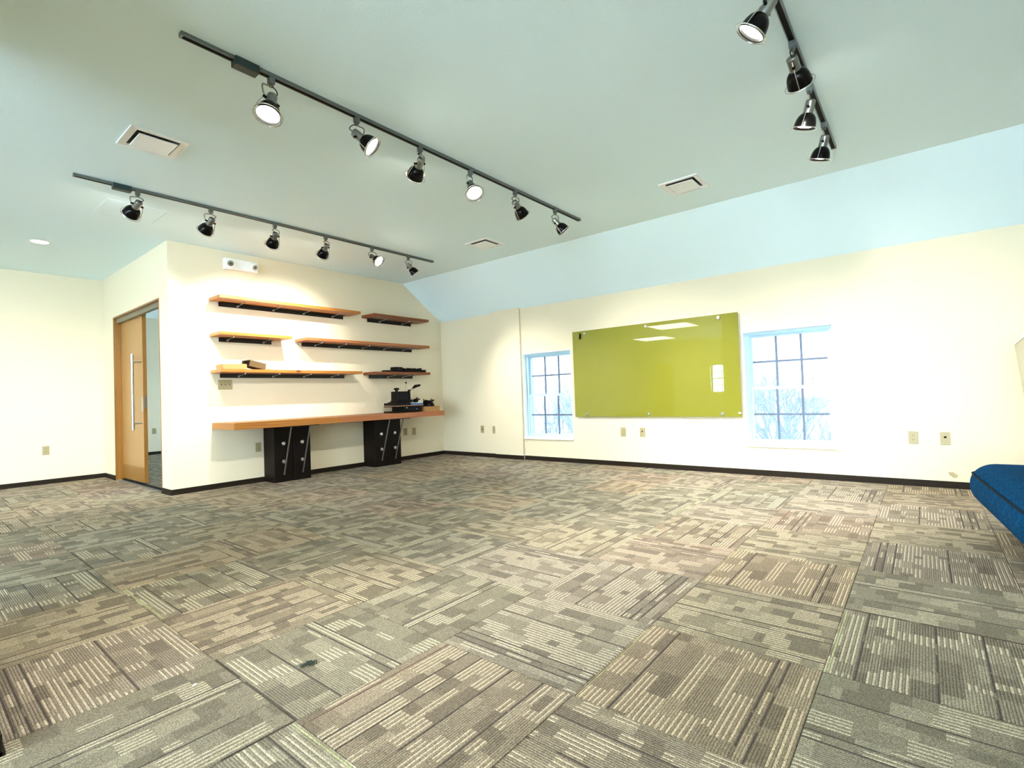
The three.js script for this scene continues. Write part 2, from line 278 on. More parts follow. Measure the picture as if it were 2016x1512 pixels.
// ---------------------------------------------------------------- sliding door
{
  const d = new THREE.Group(); d.name = 'door_1'; scene.add(d); struct(d, 'sliding maple door half open in the return wall', 'door');
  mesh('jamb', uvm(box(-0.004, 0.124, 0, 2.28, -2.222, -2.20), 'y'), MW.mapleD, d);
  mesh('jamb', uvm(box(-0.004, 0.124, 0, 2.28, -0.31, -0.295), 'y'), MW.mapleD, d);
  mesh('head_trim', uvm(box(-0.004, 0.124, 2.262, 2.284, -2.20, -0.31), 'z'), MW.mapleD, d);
  mesh('track_cover', box(0.03, 0.075, 2.20, 2.262, -2.20, -0.31), std(lin(0.22, 0.20, 0.14), 0.45, { metalness: 0.3 }), d);
  mesh('floor_guide', box(0.06, 0.10, 0, 0.008, -2.19, -0.31), M.slot, d);
  const leaf = mesh('door_leaf', uvm(rbox(0.08, 0.125, 0.025, 2.24, -2.196, -1.25, 0.003), 'y'), MW.maple, d);
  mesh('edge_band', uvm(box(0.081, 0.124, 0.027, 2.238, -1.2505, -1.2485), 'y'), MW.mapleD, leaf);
  mesh('shade_band', uvm(box(0.0785, 0.081, 0.027, 0.22, -2.19, -1.252), 'z'), MW.mapleD, leaf);  // darker strip paints the band of shade low on the leaf
  const h = mesh('pull_handle', rod(V(-0.02, 0.715, -1.30), V(-0.02, 1.70, -1.30), 0.0165, 24), M.steel, leaf); h.userData.label = 'long vertical stainless pull handle';
  for (const y of [0.80, 1.60]) mesh('standoff', rod(V(-0.02, y, -1.30), V(0.082, y, -1.30), 0.010, 16), M.steel, leaf);
  mesh('lock_plate', rbox(0.076, 0.081, 0.95, 1.14, -1.305, -1.275, 0.002), M.steel, leaf);
  mesh('strike_plate', box(0.092, 0.114, 0.99, 1.15, -1.2490, -1.2470), M.satin, leaf);
}
// door seen in the mirror image of the glass board, on the far wall
{
  const d = new THREE.Group(); d.name = 'door_2'; scene.add(d); struct(d, 'plain light wood door in the opposite wall', 'door');
  mesh('door_leaf', uvm(rbox(XF - 0.01, XF + 0.02, 0.01, 2.1, -2.2, -1.2, 0.003), 'y'), MW.maple, d);
  mesh('casing', merge(box(XF, XF + 0.03, 0, 2.16, -2.27, -2.2), box(XF, XF + 0.03, 0, 2.16, -1.2, -1.13), box(XF, XF + 0.03, 2.1, 2.16, -2.2, -1.2)), M.white, d);
}

// ---------------------------------------------------------------- lighting tracks and spotlights
const TRK = { far: 1.40, mid: 3.77, near: 6.14 };
function track(z, label) {
  const t = thing('lighting_track', label, 'track', 'lighting tracks', 0.853, H, z);
  const L = 3.83, h = 0.022, w = 0.036;
  mesh('rail', merge(box(-L / 2, L / 2, -0.006, 0, -w / 2, w / 2), box(-L / 2, L / 2, -h, -0.006, -w / 2, -w / 2 + 0.005), box(-L / 2, L / 2, -h, -0.006, w / 2 - 0.005, w / 2)), M.track, t);
  mesh('slot', box(-L / 2 + 0.004, L / 2 - 0.004, -0.019, -0.006, -w / 2 + 0.005, w / 2 - 0.005), M.slot, t);
  for (const s of [-1, 1]) mesh('end_cap', rbox(s * L / 2 - 0.006, s * L / 2 + 0.006, -h - 0.001, -0.0005, -w / 2 - 0.001, w / 2 + 0.001, 0.002), M.track, t);
  const f = mesh('power_feed', rbox(-1.665, -1.535, -0.048, -0.001, -0.032, 0.032, 0.005), M.feed, t); f.userData.label = 'dark teal grey power feed box';
}
track(TRK.mid, 'long grey middle track with six spotlights crossing the ceiling');
track(TRK.far, 'grey track nearest the shelf wall with six spotlights');
track(TRK.near, 'grey track at upper right running out of the frame');
const headGeo = (() => {
  const lathe = (pts, n = 40) => new THREE.LatheGeometry(pts.map((p) => new THREE.Vector2(...p)), n);
  return {
    socket: lathe([[0.0001, 0], [0.022, 0], [0.027, -0.004], [0.0285, -0.012], [0.0285, -0.076], [0.026, -0.082], [0.0001, -0.082]]),
    shade: lathe([[0.024, -0.076], [0.030, -0.078], [0.040, -0.086], [0.050, -0.099], [0.057, -0.116], [0.0615, -0.138], [0.0635, -0.160], [0.0645, -0.163], [0.0630, -0.164], [0.0605, -0.159], [0.058, -0.138], [0.053, -0.117], [0.046, -0.101], [0.036, -0.089], [0.024, -0.082]]),
    lens: lathe([[0.0001, -0.158], [0.02, -0.1575], [0.04, -0.155], [0.0585, -0.149], [0.0585, -0.144], [0.0001, -0.144]]),
    ring: new THREE.TorusGeometry(0.0765, 0.0032, 8, 48).rotateX(Math.PI / 2).translate(0, -0.163, 0),
    holders: [-1, 1].map((s) => tube([V(s * 0.028, -0.02, 0), V(s * 0.042, -0.045, 0), V(s * 0.062, -0.10, 0), V(s * 0.0765, -0.163, 0)], 0.0024, 16, 6)),
    knob: [-1, 1].map((s) => new THREE.CylinderGeometry(0.008, 0.008, 0.024, 12).rotateZ(Math.PI / 2).translate(s * 0.036, -0.045, 0)),
    connector: rbox(-0.017, 0.017, -0.036, 0, -0.016, 0.016, 0.003),
    collar: new THREE.CylinderGeometry(0.012, 0.014, 0.014, 16).translate(0, -0.043, 0),
  };
})();
const spotTargets = new THREE.Group(); spotTargets.name = 'spot_targets'; scene.add(spotTargets);
function spotlight(x, z, dir, label, group) {
  const t = thing('track_spotlight', label, 'spotlight', group, x, H - 0.0225, z);
  mesh('connector', headGeo.connector, M.track, t); mesh('collar', headGeo.collar, M.track, t);
  const d = V(...dir).normalize(), q = new THREE.Quaternion().setFromUnitVectors(V(0, -1, 0), d);
  const hz = V(d.x, 0, d.z).multiplyScalar(-0.03), B = V(hz.x, -0.095, hz.z);
  const head = (name, g, m, parent = t) => { const o = mesh(name, g, m, parent); if (parent === t) { o.quaternion.copy(q); o.position.copy(B); } return o; };
  head('socket', headGeo.socket, M.satin);
  const sh = head('shade', headGeo.shade, M.blackGloss); sh.userData.label = 'black bell shade';
  head('lens', headGeo.lens, M.lamp, sh).userData.label = 'glowing lamp face';
  head('trim_ring', headGeo.ring, M.chrome); headGeo.holders.forEach((g) => head('ring_holder', g, M.chrome)); headGeo.knob.forEach((g) => head('pivot_knob', g, M.slot));
  const piv = V(1, 0, 0).multiplyScalar(0.034).setY(-0.045).applyQuaternion(q).add(B), piv2 = V(-0.034, -0.045, 0).applyQuaternion(q).add(B);
  const pv = piv.y > piv2.y ? piv : piv2, side = V(pv.x, 0, pv.z).normalize();
  mesh('arm', tube([V(0, -0.048, 0), V(side.x * 0.02, -0.052, side.z * 0.02), V(side.x * 0.05, -0.056, side.z * 0.05), V(side.x * 0.054, -0.068, side.z * 0.054), V(pv.x + side.x * 0.012, (pv.y - 0.06) / 2 - 0.01, pv.z + side.z * 0.012), pv], 0.0042, 30, 8), M.satin, t);
  const bk = V(0, 0.0, 0).applyQuaternion(q).add(B);
  mesh('cord', tube([V(0, -0.046, 0), V(-side.x * 0.03, -0.06, -side.z * 0.03), V(bk.x - side.x * 0.028, bk.y + 0.014, bk.z - side.z * 0.028), bk.clone().addScaledVector(d, 0.004)], 0.003, 20, 6), M.cable, t);
  const L = new THREE.SpotLight(WARM, SPOT, 0, 0.66, 1, 2); L.name = 'spot_beam'; L.castShadow = true; L.shadow.radius = 1.2;
  const wp = V(x, H - 0.0225, z).add(B).addScaledVector(d, 0.168); L.position.copy(wp); scene.add(L);
  L.target.position.copy(wp).add(d); spotTargets.add(L.target);
}
const G1 = 'spotlights on the middle track', G2 = 'spotlights on the track by the shelf wall', G3 = 'spotlights on the near right track';
spotlight(-0.605, TRK.mid, [-0.303, -0.952, 0.251], 'spotlight next to the power feed on the middle track, lens glowing downward', G1);
spotlight(-0.037, TRK.mid, [0.49, -0.648, 0.583], 'second spotlight from the power feed on the middle track, tilted to the right', G1);
spotlight(0.509, TRK.mid, [0.251, -0.537, -0.805], 'black-backed spotlight in front of a recessed downlight on the middle track', G1);
spotlight(1.052, TRK.mid, [-0.26, -0.78, 0.55], 'brightly glowing round-faced spotlight, fourth along the middle track', G1);
spotlight(1.647, TRK.mid, [0.739, -0.672, 0.045], 'fifth spotlight along the middle track, black shade turned right', G1);
spotlight(2.299, TRK.mid, [0.472, -0.757, 0.452], 'last spotlight on the middle track, nearest the sloped ceiling', G1);
spotlight(-0.636, TRK.far, [-0.193, -0.518, -0.834], 'spotlight beside the power feed on the track near the shelf wall', G2);
spotlight(-0.054, TRK.far, [-0.15, -0.62, -0.77], 'second spotlight on the shelf-wall track, above the wall corner', G2);
spotlight(0.562, TRK.far, [0.122, -0.60, -0.79], 'third spotlight on the shelf-wall track, above the emergency light', G2);
spotlight(1.145, TRK.far, [0.132, -0.583, -0.802], 'fourth spotlight on the shelf-wall track, back of its black shade showing', G2);
spotlight(1.769, TRK.far, [0.209, -0.564, 0.799], 'fifth spotlight on the shelf-wall track, white lens facing the camera', G2);
spotlight(2.338, TRK.far, [0.586, -0.772, 0.248], 'last spotlight on the shelf-wall track, nearest the sloped ceiling', G2);
spotlight(0.56, TRK.near, [-0.091, -0.796, -0.599], 'large glowing spotlight cut by the top edge of the photo', G3);
spotlight(1.115, TRK.near, [0.80, -0.59, 0.10], 'second spotlight on the near right track, black shade tipped right', G3);
spotlight(1.645, TRK.near, [0.20, -0.93, -0.31], 'third spotlight on the near right track, pointing straight down', G3);
spotlight(2.235, TRK.near, [0.20, -0.93, -0.29], 'lowest spotlight in view at the end of the near right track', G3);

// ---------------------------------------------------------------- ceiling fittings
for (const [x, z, label] of [[-0.798, 2.403, 'square ceiling vent at left between two tracks'], [2.672, 4.967, 'square ceiling vent at right near the sloped ceiling'], [2.696, 2.443, 'square ceiling vent below the end of the middle track']]) {
  const v = thing('ceiling_vent', label, 'vent', 'square ceiling vents', x, H, z);
  const a = 0.178, b = 0.132;
  const fr = (y0, y1, o, i) => merge(box(-o, o, y0, y1, -o, -i), box(-o, o, y0, y1, i, o), box(-o, -i, y0, y1, -i, i), box(i, o, y0, y1, -i, i));
  mesh('frame', merge(fr(-0.010, 0, a, a - 0.008), fr(-0.004, 0.02, a - 0.008, b)), M.white, v);
  mesh('diffuser_plate', rbox(-0.116, 0.116, -0.020, -0.012, -0.116, 0.116, 0.003), M.white, v);
  mesh('plate_hanger', merge(rod(V(-0.08, -0.013, 0.1), V(-0.08, 0.06, 0.1), 0.003), rod(V(0.08, -0.013, 0.1), V(0.08, 0.06, 0.1), 0.003), rod(V(0, -0.013, -0.1), V(0, 0.06, -0.1), 0.003)), M.satin, v);
  mesh('duct', merge(fr(0, 0.62, 0.134, 0.131), box(-0.134, 0.134, 0.62, 0.625, -0.134, 0.134)), M.duct, v);
}
for (const [x, z, label] of [[-0.93, -1.0, 'round lit downlight in the ceiling at far left'], [0.817, 3.349, 'round downlight behind the third middle-track spotlight']]) {
  const v = thing('recessed_downlight', label, 'downlight', 'recessed ceiling downlights', x, H, z);
  mesh('trim_ring', new THREE.LatheGeometry([[0.074, 0.03], [0.074, -0.001], [0.078, -0.005], [0.092, -0.004], [0.094, 0.0], [0.080, 0.0], [0.078, 0.03]].map((p) => new THREE.Vector2(...p)), 40), M.white, v);
  mesh('lens', new THREE.CylinderGeometry(0.074, 0.074, 0.008, 36).translate(0, 0.008, 0), M.lamp, v);
  mesh('housing', new THREE.LatheGeometry([[0.0771, 0.001], [0.0771, 0.15], [0.0001, 0.15]].map((p) => new THREE.Vector2(...p)), 32), M.satin, v);
  const L = new THREE.SpotLight(WARM, DOWN, 0, 1.2, 1, 2); L.name = 'downlight_beam'; L.position.set(x, H - 0.008, z); L.castShadow = true; L.shadow.radius = 3; L.target.position.set(x, 0, z); scene.add(L); spotTargets.add(L.target);
}
{
  const v = thing('access_hatch', 'flush square access panel outlined in the ceiling above the wall corner', 'hatch', null, -0.507, H, 0.737);
  const o = 0.25, i = 0.225;
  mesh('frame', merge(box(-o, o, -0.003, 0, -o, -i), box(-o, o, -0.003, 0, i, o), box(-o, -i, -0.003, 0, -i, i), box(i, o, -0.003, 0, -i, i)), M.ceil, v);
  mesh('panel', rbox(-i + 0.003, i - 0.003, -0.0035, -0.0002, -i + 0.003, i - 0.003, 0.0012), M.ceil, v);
}
// ceiling light panels: one mirrored in the glass board, the rest added as fill
for (const [x, z, label] of [[-7.4, -0.98, 'square glowing ceiling panel mirrored in the green board'], [-7.4, 3.6, 'added fill light panel in the far half of the room'], [-4.4, 0.9, 'added fill light panel beyond the left edge'], [-4.4, 7.6, 'added fill light panel behind the camera']]) {
  const v = thing('ceiling_light', label, 'ceiling light', 'ceiling light panels', x, H, z);
  const o = 0.61, i = 0.585;
  mesh('frame', merge(box(-o, o, -0.02, 0, -o, -i), box(-o, o, -0.02, 0, i, o), box(-o, -i, -0.02, 0, -i, i), box(i, o, -0.02, 0, -i, i)), M.white, v);
  mesh('diffuser', box(-i, i, -0.012, -0.002, -i, i), M.panelGlow, v);
  const L = new THREE.RectAreaLight(lin(1, 0.86, 0.62), PANEL, 1.17, 1.17); L.name = 'panel_light'; L.position.set(x, H - 0.015, z); L.rotation.x = -Math.PI / 2; scene.add(L);
}

// ---------------------------------------------------------------- emergency light
{
  const e = thing('emergency_light', 'white two-headed emergency light high on the shelf wall', 'emergency light', null, 0.79, 2.74, 0);
  const s = new THREE.Shape(); s.moveTo(-0.19, -0.066); s.quadraticCurveTo(0, -0.05, 0.19, -0.066); s.lineTo(0.19, 0.056); s.quadraticCurveTo(0, 0.068, -0.19, 0.056); s.closePath();
  mesh('housing', new THREE.ExtrudeGeometry(s, { depth: 0.05, bevelSize: 0.006, bevelThickness: 0.006, bevelSegments: 2, curveSegments: 16 }).translate(0, 0, 0.001), M.white, e);
  for (const sx of [-1, 1]) {
    const q = new THREE.Quaternion().setFromEuler(new THREE.Euler(0.5, sx * 0.25 - 0.1, 0));
    const hd = mesh('lamp_head', new THREE.LatheGeometry([[0.0001, -0.03], [0.03, -0.03], [0.042, -0.01], [0.043, 0.03], [0.038, 0.034], [0.036, 0.026], [0.0001, 0.026]].map((p) => new THREE.Vector2(...p)), 28).rotateX(Math.PI / 2).applyQuaternion(q).translate(sx * 0.14, 0.0, 0.085), M.white, e);
    mesh('reflector', new THREE.CylinderGeometry(0.034, 0.034, 0.003, 24).rotateX(Math.PI / 2).translate(0, 0, 0.0285).applyQuaternion(q).translate(sx * 0.14, 0.0, 0.085), M.chrome, hd);
    mesh('bulb', new THREE.SphereGeometry(0.013, 14, 10).translate(0, 0, 0.032).applyQuaternion(q).translate(sx * 0.14, 0, 0.085), M.feed, hd);
  }
}

// ---------------------------------------------------------------- wall plates
function plateAt(name, x, y, z, ry, label, category, group) { return thing(name, label, category, group, x, y, z, ry); }   // local +z points out of the wall
function duplex(x, y, z, ry, label) {
  const t = plateAt('wall_outlet', x, y, z, ry, label, 'outlet', 'ivory wall outlets');
  mesh('plate', new RoundedBoxGeometry(0.072, 0.118, 0.007, 2, 0.0028).translate(0, 0, 0.0035), M.ivory, t);
  for (const s of [-1, 1]) { const r = mesh('receptacle', new THREE.CylinderGeometry(0.0165, 0.0165, 0.003, 20).rotateX(Math.PI / 2).scale(1, 0.86, 1).translate(0, s * 0.0195, 0.0078), M.ivory, t);
    mesh('slots', merge(box(-0.0075, -0.0050, s * 0.0195 - 0.001, s * 0.0195 + 0.008, 0.0088, 0.0096), box(0.0050, 0.0075, s * 0.0195 - 0.001, s * 0.0195 + 0.008, 0.0088, 0.0096), new THREE.CylinderGeometry(0.0026, 0.0026, 0.0008, 10).rotateX(Math.PI / 2).translate(0, s * 0.0195 - 0.007, 0.0092)), M.slot, r); }
  mesh('screw', new THREE.CylinderGeometry(0.003, 0.003, 0.002, 10).rotateX(Math.PI / 2).translate(0, 0, 0.0075), M.satin, t);
}
function jack(x, y, z, ry, label, dx = 0, dy = 0.012) {
  const t = plateAt('data_jack', x, y, z, ry, label, 'wall plate', 'ivory data jack plates');
  mesh('plate', new RoundedBoxGeometry(0.072, 0.118, 0.007, 2, 0.0028).translate(0, 0, 0.0035), M.ivory, t);
  mesh('port', rbox(-0.0095 + dx, 0.0095 + dx, dy - 0.0085, dy + 0.0085, 0.006, 0.0085, 0.0008), M.slot, t);
  for (const s of [-1, 1]) mesh('screw', new THREE.CylinderGeometry(0.003, 0.003, 0.002, 10).rotateX(Math.PI / 2).translate(0, s * 0.042, 0.0075), M.satin, t);
}
const RW = -Math.PI / 2;
jack(W, 0.452, 0.931, RW, 'small jack plate on the window wall near the shelf-wall corner', 0, 0);
duplex(W, 0.448, 1.19, RW, 'outlet half hidden behind the edge of the pilaster');
duplex(W, 0.458, 3.479, RW, 'outlet under the green glass board, left of the pair');
jack(W, 0.457, 3.754, RW, 'jack plate under the green glass board, right of the pair');
duplex(W, 0.462, 6.524, RW, 'outlet on the bright wall right of the second window');
jack(W, 0.459, 6.757, RW, 'data jack plate on the bright wall, rightmost of the wall plates');
duplex(0.967, 0.445, 0, 0, 'outlet under the workbench beside the left dark support');
duplex(3.333, 0.459, 0, 0, 'outlet beside the right dark support under the workbench');
duplex(3.514, 0.453, 0, 0, 'outlet under the right end of the workbench, nearest the corner');
duplex(-0.65, 0.459, -D, 0, 'single outlet low on the recessed wall at far left');
duplex(1.553, 0.495, ZA, 0, 'outlet on the blue wall seen through the sliding door');
{
  const t = plateAt('light_switch', 0.588, 1.247, 0, 0, 'ivory three-gang switch plate below the lowest long shelf', 'switch');
  mesh('plate', new RoundedBoxGeometry(0.162, 0.118, 0.007, 2, 0.0028).translate(0, 0, 0.0035), M.ivory, t);
  for (const s of [-1, 0, 1]) mesh('toggle', rbox(-0.005, 0.005, -0.004, 0.014, 0.004, 0.018, 0.002).rotateX(0.25).translate(s * 0.046, 0, 0), std(lin(0.16, 0.135, 0.075), 0.4), t);
}

// ---------------------------------------------------------------- shelves
function bolt(x, y, z, parent, r = 0.016) {
  const b = mesh('bolt', merge(new THREE.CylinderGeometry(r, r * 1.05, 0.005, 20).rotateX(Math.PI / 2).translate(x, y, z + 0.0025), new THREE.TorusGeometry(r * 0.8, r * 0.2, 8, 20).translate(x, y, z + 0.005)), M.chrome, parent);
  mesh('nut', new THREE.CylinderGeometry(r * 0.5, r * 0.5, 0.012, 6).rotateX(Math.PI / 2).translate(x, y, z + 0.011), M.steel, b);
}
function shelf(x0, x1, y1, mat, cx0, cx1, bolts, label) {
  const t = thing('wall_shelf', label, 'shelf', 'wooden wall shelves', 0, 0, 0), y0 = y1 - 0.038, cy = y0 - 0.052;
  mesh('board', uvm(rbox(x0, x1, y0, y1, 0.001, 0.31, 0.003), 'x', x0 * 1.7, y1 * 3), mat, t);
  const c = mesh('cleat', merge(box(cx0, cx1, cy, y0, 0.001, 0.008), box(cx0, cx1, y0 - 0.007, y0, 0.008, 0.065)), M.rawSteel, t); c.userData.label = 'dark steel angle cleat';
  for (const b of bolts) {
    bolt(b, y0 - 0.030, 0.008, t, 0.015);
    mesh('support_rod', merge(rod(V(b, y0 - 0.028, 0.02), V(b, y0 - 0.010, 0.20), 0.005, 8), rod(V(b, y0 - 0.016, 0.20), V(b, y0, 0.20), 0.009, 10)), M.steel, t);
  }
  return t;
}
shelf(0.427, 2.335, 2.292, MW.fir, 0.53, 2.235, [0.75, 1.2, 1.62, 2.06], 'long golden wooden shelf, topmost on the left');
shelf(2.555, 3.64, 2.292, MW.red, 2.655, 3.51, [2.876, 3.32], 'short reddish shelf, topmost beside the sloped ceiling');
shelf(0.425, 1.291, 1.860, MW.fir, 0.525, 1.165, [0.623, 1.059], 'short golden shelf at the left of the middle row');
shelf(1.484, 3.64, 1.860, MW.pink, 1.582, 3.51, [1.777, 2.153, 2.55, 2.944, 3.32], 'long shelf at the right of the middle row');
shelf(0.426, 2.338, 1.420, MW.fir, 0.53, 2.23, [0.746, 1.172, 1.598, 2.018], 'long lowest shelf on the left with cardboard boxes on it');
shelf(2.559, 3.64, 1.420, MW.red, 2.659, 3.514, [3.002, 3.303], 'short lowest shelf on the right with black gear on it');

// ---------------------------------------------------------------- workbench
{
  const t = thing('workbench', 'thick wooden wall bench on two dark bolted supports', 'workbench', null);
  const y0 = 0.712, y1 = 0.790, zf = 0.615;
  const b1 = mesh('worktop_board', uvm(rbox(0.432, 1.757, y0, y1, 0.001, zf, 0.003), 'x', 0.3, 0.1), MW.fir, t); b1.userData.label = 'golden left worktop board';
  const b2 = mesh('worktop_board', uvm(rbox(1.757, 3.64, y0, y1, 0.001, zf, 0.003), 'x', 0.9, 0.43), MW.pink, t); b2.userData.label = 'pinkish right worktop board with a knot';
  for (const x of [1.035, 2.53]) {
    for (const k of [0, 1]) mesh('post', uvm(rbox(x + k * 0.245, x + k * 0.245 + 0.237, 0.0, y0, 0.001, 0.285, 0.004), 'y', x * 3 + k, x), MW.char, t);
    mesh('mounting_plate', box(x + 0.02, x + 0.46, y0 - 0.012, y0, 0.285, 0.56), M.rawSteel, t);
    for (const k of [0, 1]) {
      const cx = x + 0.118 + k * 0.248;
      for (const y of [0.485, 0.257]) bolt(cx, y, 0.285, t, 0.025);
      mesh('brace_rod', merge(rod(V(cx, 0.095, 0.292), V(cx, y0 - 0.006, 0.50), 0.0085, 12), new THREE.SphereGeometry(0.0105, 12, 8).translate(cx, 0.097, 0.293)), M.satin, t);
    }
  }
}

// ---------------------------------------------------------------- things on the workbench
{
  const t = thing('heat_press', 'black heat press machine with raised lever on the workbench', 'heat press', null, 3.05, 0.79, 0.30);
  mesh('base_frame', merge(rbox(-0.23, 0.24, 0.0, 0.022, -0.17, 0.17, 0.004), rbox(-0.09, 0.26, 0.022, 0.085, -0.15, 0.15, 0.006)), M.black, t);
  for (const [x, y] of [[-0.04, 0.072], [0.16, 0.045]]) mesh('screw', new THREE.CylinderGeometry(0.006, 0.006, 0.003, 12).rotateX(Math.PI / 2).translate(x, y, 0.1515), M.chrome, t);
  mesh('lower_platen', rbox(-0.24, 0.30, 0.086, 0.096, -0.16, 0.16, 0.003), M.black, t);
  const p = mesh('rubber_pad', rbox(-0.235, 0.30, 0.096, 0.108, -0.155, 0.155, 0.004), std(lin(0.36, 0.17, 0.09), 0.7), t); p.userData.label = 'orange brown rubber pad';
  mesh('upper_platen', rbox(-0.24, 0.045, 0.112, 0.150, -0.15, 0.15, 0.008), M.black, t);
  mesh('platen_arm', merge(rbox(-0.165, 0.06, 0.150, 0.185, -0.09, 0.09, 0.01), rbox(-0.19, 0.09, 0.15, 0.163, -0.12, 0.12, 0.005)), M.black, t);
  const body = mesh('control_box', rbox(-0.145, 0.075, 0.175, 0.325, -0.09, 0.07, 0.008), M.black, t);
  mesh('vent_slots', merge(box(-0.02, 0.0, 0.225, 0.229, 0.0695, 0.0712), box(-0.02, 0.0, 0.205, 0.209, 0.0695, 0.0712)), M.rawSteel, body);
  mesh('linkage', merge(rbox(0.085, 0.115, 0.165, 0.35, 0.03, 0.075, 0.006), rbox(0.07, 0.13, 0.15, 0.20, 0.02, 0.09, 0.006)), M.black, t);
  for (const y of [0.312, 0.286, 0.245, 0.20]) mesh('pivot_pin', new THREE.CylinderGeometry(0.0085, 0.0085, 0.012, 12).rotateX(Math.PI / 2).translate(0.098, y, 0.08), M.chrome, t);
  const k = mesh('pressure_knob', merge(new THREE.CylinderGeometry(0.02, 0.024, 0.04, 12).translate(-0.105, 0.342, 0), new THREE.CylinderGeometry(0.034, 0.046, 0.030, 20).translate(-0.105, 0.366, 0)), M.black, t);
  mesh('lever', rod(V(0.105, 0.335, 0.05), V(0.20, 0.385, 0.05), 0.008, 10), M.satin, t);
  mesh('lever_grip', merge(rod(V(0.175, 0.372, 0.05), V(0.225, 0.402, 0.05), 0.014, 12, 0.024), rod(V(0.225, 0.402, 0.05), V(0.315, 0.418, 0.05), 0.024, 14, 0.017), new THREE.SphereGeometry(0.0175, 14, 10).translate(0.315, 0.418, 0.05), new THREE.SphereGeometry(0.0245, 14, 10).translate(0.225, 0.402, 0.05)), M.black, t);
  mesh('thermometer_stem', rod(V(0.08, 0.32, -0.02), V(0.10, 0.455, -0.02), 0.0014, 6), M.black, t);
  mesh('stem_ball', new THREE.SphereGeometry(0.014, 14, 10).translate(0.10, 0.462, -0.02), M.black, t);
}
{
  const f = thing('document_folder', 'blue folder with papers lying beside the heat press', 'folder', null, 3.40, 0.895, 0.36);
  mesh('cover', rbox(-0.145, 0.105, 0.0, 0.030, 0.02, 0.165, 0.004), M.blue, f);
  mesh('sheets', rbox(-0.02, 0.10, 0.030, 0.038, 0.03, 0.16, 0.002), M.paper, f);
  f.position.set(3.245, 0.8985, 0.28);
}
{
  const c = thing('cardboard_box', 'open cardboard tray holding black cables at the end of the workbench', 'box', 'cardboard boxes', 3.492, 0.79, 0.40);
  const th = 0.006, w = 0.128, d = 0.13, h = 0.075;
  mesh('bottom', box(-w, w, 0, th, -d, d), M.cardboard, c);
  for (const s of [-1, 1]) { mesh('wall', box(-w, w, th, h, s > 0 ? d - th : -d, s > 0 ? d : -d + th), M.cardboard, c); mesh('wall', box(s > 0 ? w - th : -w, s > 0 ? w : -w + th, th, h, -d + th, d - th), M.cardboard, c); }
  const r = rng(91);
  const k = thing('cable_bundle', 'tangled black cables and gloves heaped in the cardboard tray', 'cables', null, 3.492, 0.797, 0.40);
  mesh('heap', (() => { const g = new THREE.SphereGeometry(0.098, 24, 16).scale(1.05, 1.15, 1.05); const p = g.attributes.position; const n = valueNoise(8, 8); for (let i = 0; i < p.count; i++) { const s = 0.82 + 0.36 * n(p.getX(i) * 3 + 0.5, p.getZ(i) * 3 + p.getY(i) * 2 + 0.5); p.setXYZ(i, p.getX(i) * s, Math.max(0, p.getY(i) * s + 0.055), p.getZ(i) * s); } g.computeVertexNormals(); return g; })(), M.black, k);
  for (let i = 0; i < 9; i++) { const a = r() * 6.28, x = Math.cos(a) * 0.05, z = Math.sin(a) * 0.05, l = 0.03 + 0.05 * r();
    mesh('cable_end', tube([V(x, 0.10, z), V(x * 1.5, 0.125 + l * 0.4, z * 1.5), V(x * 1.9 + 0.02, 0.12 + l, z * 1.8)], 0.0075, 10, 7), M.cable, k); }
}
{
  const g = thing('heat_glove', 'pair of black and white folded gloves lying on the blue folder', 'gloves', null, 3.27, 0.938, 0.37);
  const blob = (sx, sy, sz, x, y, z, m, name) => { const q = new THREE.SphereGeometry(1, 22, 14).scale(sx, sy, sz); const p = q.attributes.position, n = valueNoise(17, 6); for (let i = 0; i < p.count; i++) { const s = 0.85 + 0.3 * n(p.getX(i) * 4 + 0.3, p.getZ(i) * 4 + 0.2); p.setXYZ(i, p.getX(i) * s, p.getY(i) * s, p.getZ(i) * s); } q.computeVertexNormals(); return mesh(name, q.translate(x, y, z), m, g); };
  blob(0.035, 0.032, 0.06, -0.02, 0.025, 0.0, M.black, 'glove'); blob(0.05, 0.012, 0.05, 0.02, 0.046, 0.0, M.black, 'cuff'); blob(0.035, 0.012, 0.04, 0.025, 0.012, 0.03, M.paper, 'lining');
  mesh('strap', tube([V(-0.02, 0.045, 0), V(0.005, 0.062, 0), V(0.025, 0.073, 0.01)], 0.008, 10, 8), M.black, g);
}
// ---------------------------------------------------------------- things on the shelves
{
  const c = thing('cardboard_box', 'closed flat cardboard box at the left end of the lowest shelf', 'box', 'cardboard boxes', 0.60, 1.42, 0.165);
  mesh('carton', rbox(-0.135, 0.135, 0, 0.062, -0.105, 0.105, 0.003), M.cardboard, c);
  mesh('flap', box(0.02, 0.134, 0.063, 0.067, -0.10, 0.10), M.cardboard, c);
  mesh('tape', box(-0.136, 0.136, 0.0622, 0.0632, -0.02, 0.02), std(lin(0.60, 0.42, 0.2), 0.3), c);
}
{
  const c = thing('cardboard_box', 'tilted open-ended brown carton next to the flat box on the lowest shelf', 'box', 'cardboard boxes', 0.862, 1.421, 0.19, 0.12);
  const L = 0.105, w = 0.09, h = 0.075, th = 0.003;
  const tilt = new THREE.Matrix4().makeRotationZ(-0.20);
  const P = (n, g, m) => mesh(n, g.applyMatrix4(tilt).translate(-0.02, 0.022, 0), m, c);
  P('sleeve', merge(box(-L, L, 0, th, -w, w), box(-L, L, h - th, h, -w, w), box(-L, L, th, h - th, -w, -w + th), box(-L, L, th, h - th, w - th, w)), M.cardDark);
  P('back_panel', box(L - th, L - 0.0002, th, h - th, -w + th, w - th), M.cardboard);
  P('dark_core', box(-L + 0.03, L - 0.006, th + 0.001, h - th - 0.004, -w + 0.006, w - 0.006), M.black);  // black block that makes the hollow sleeve dark inside
}
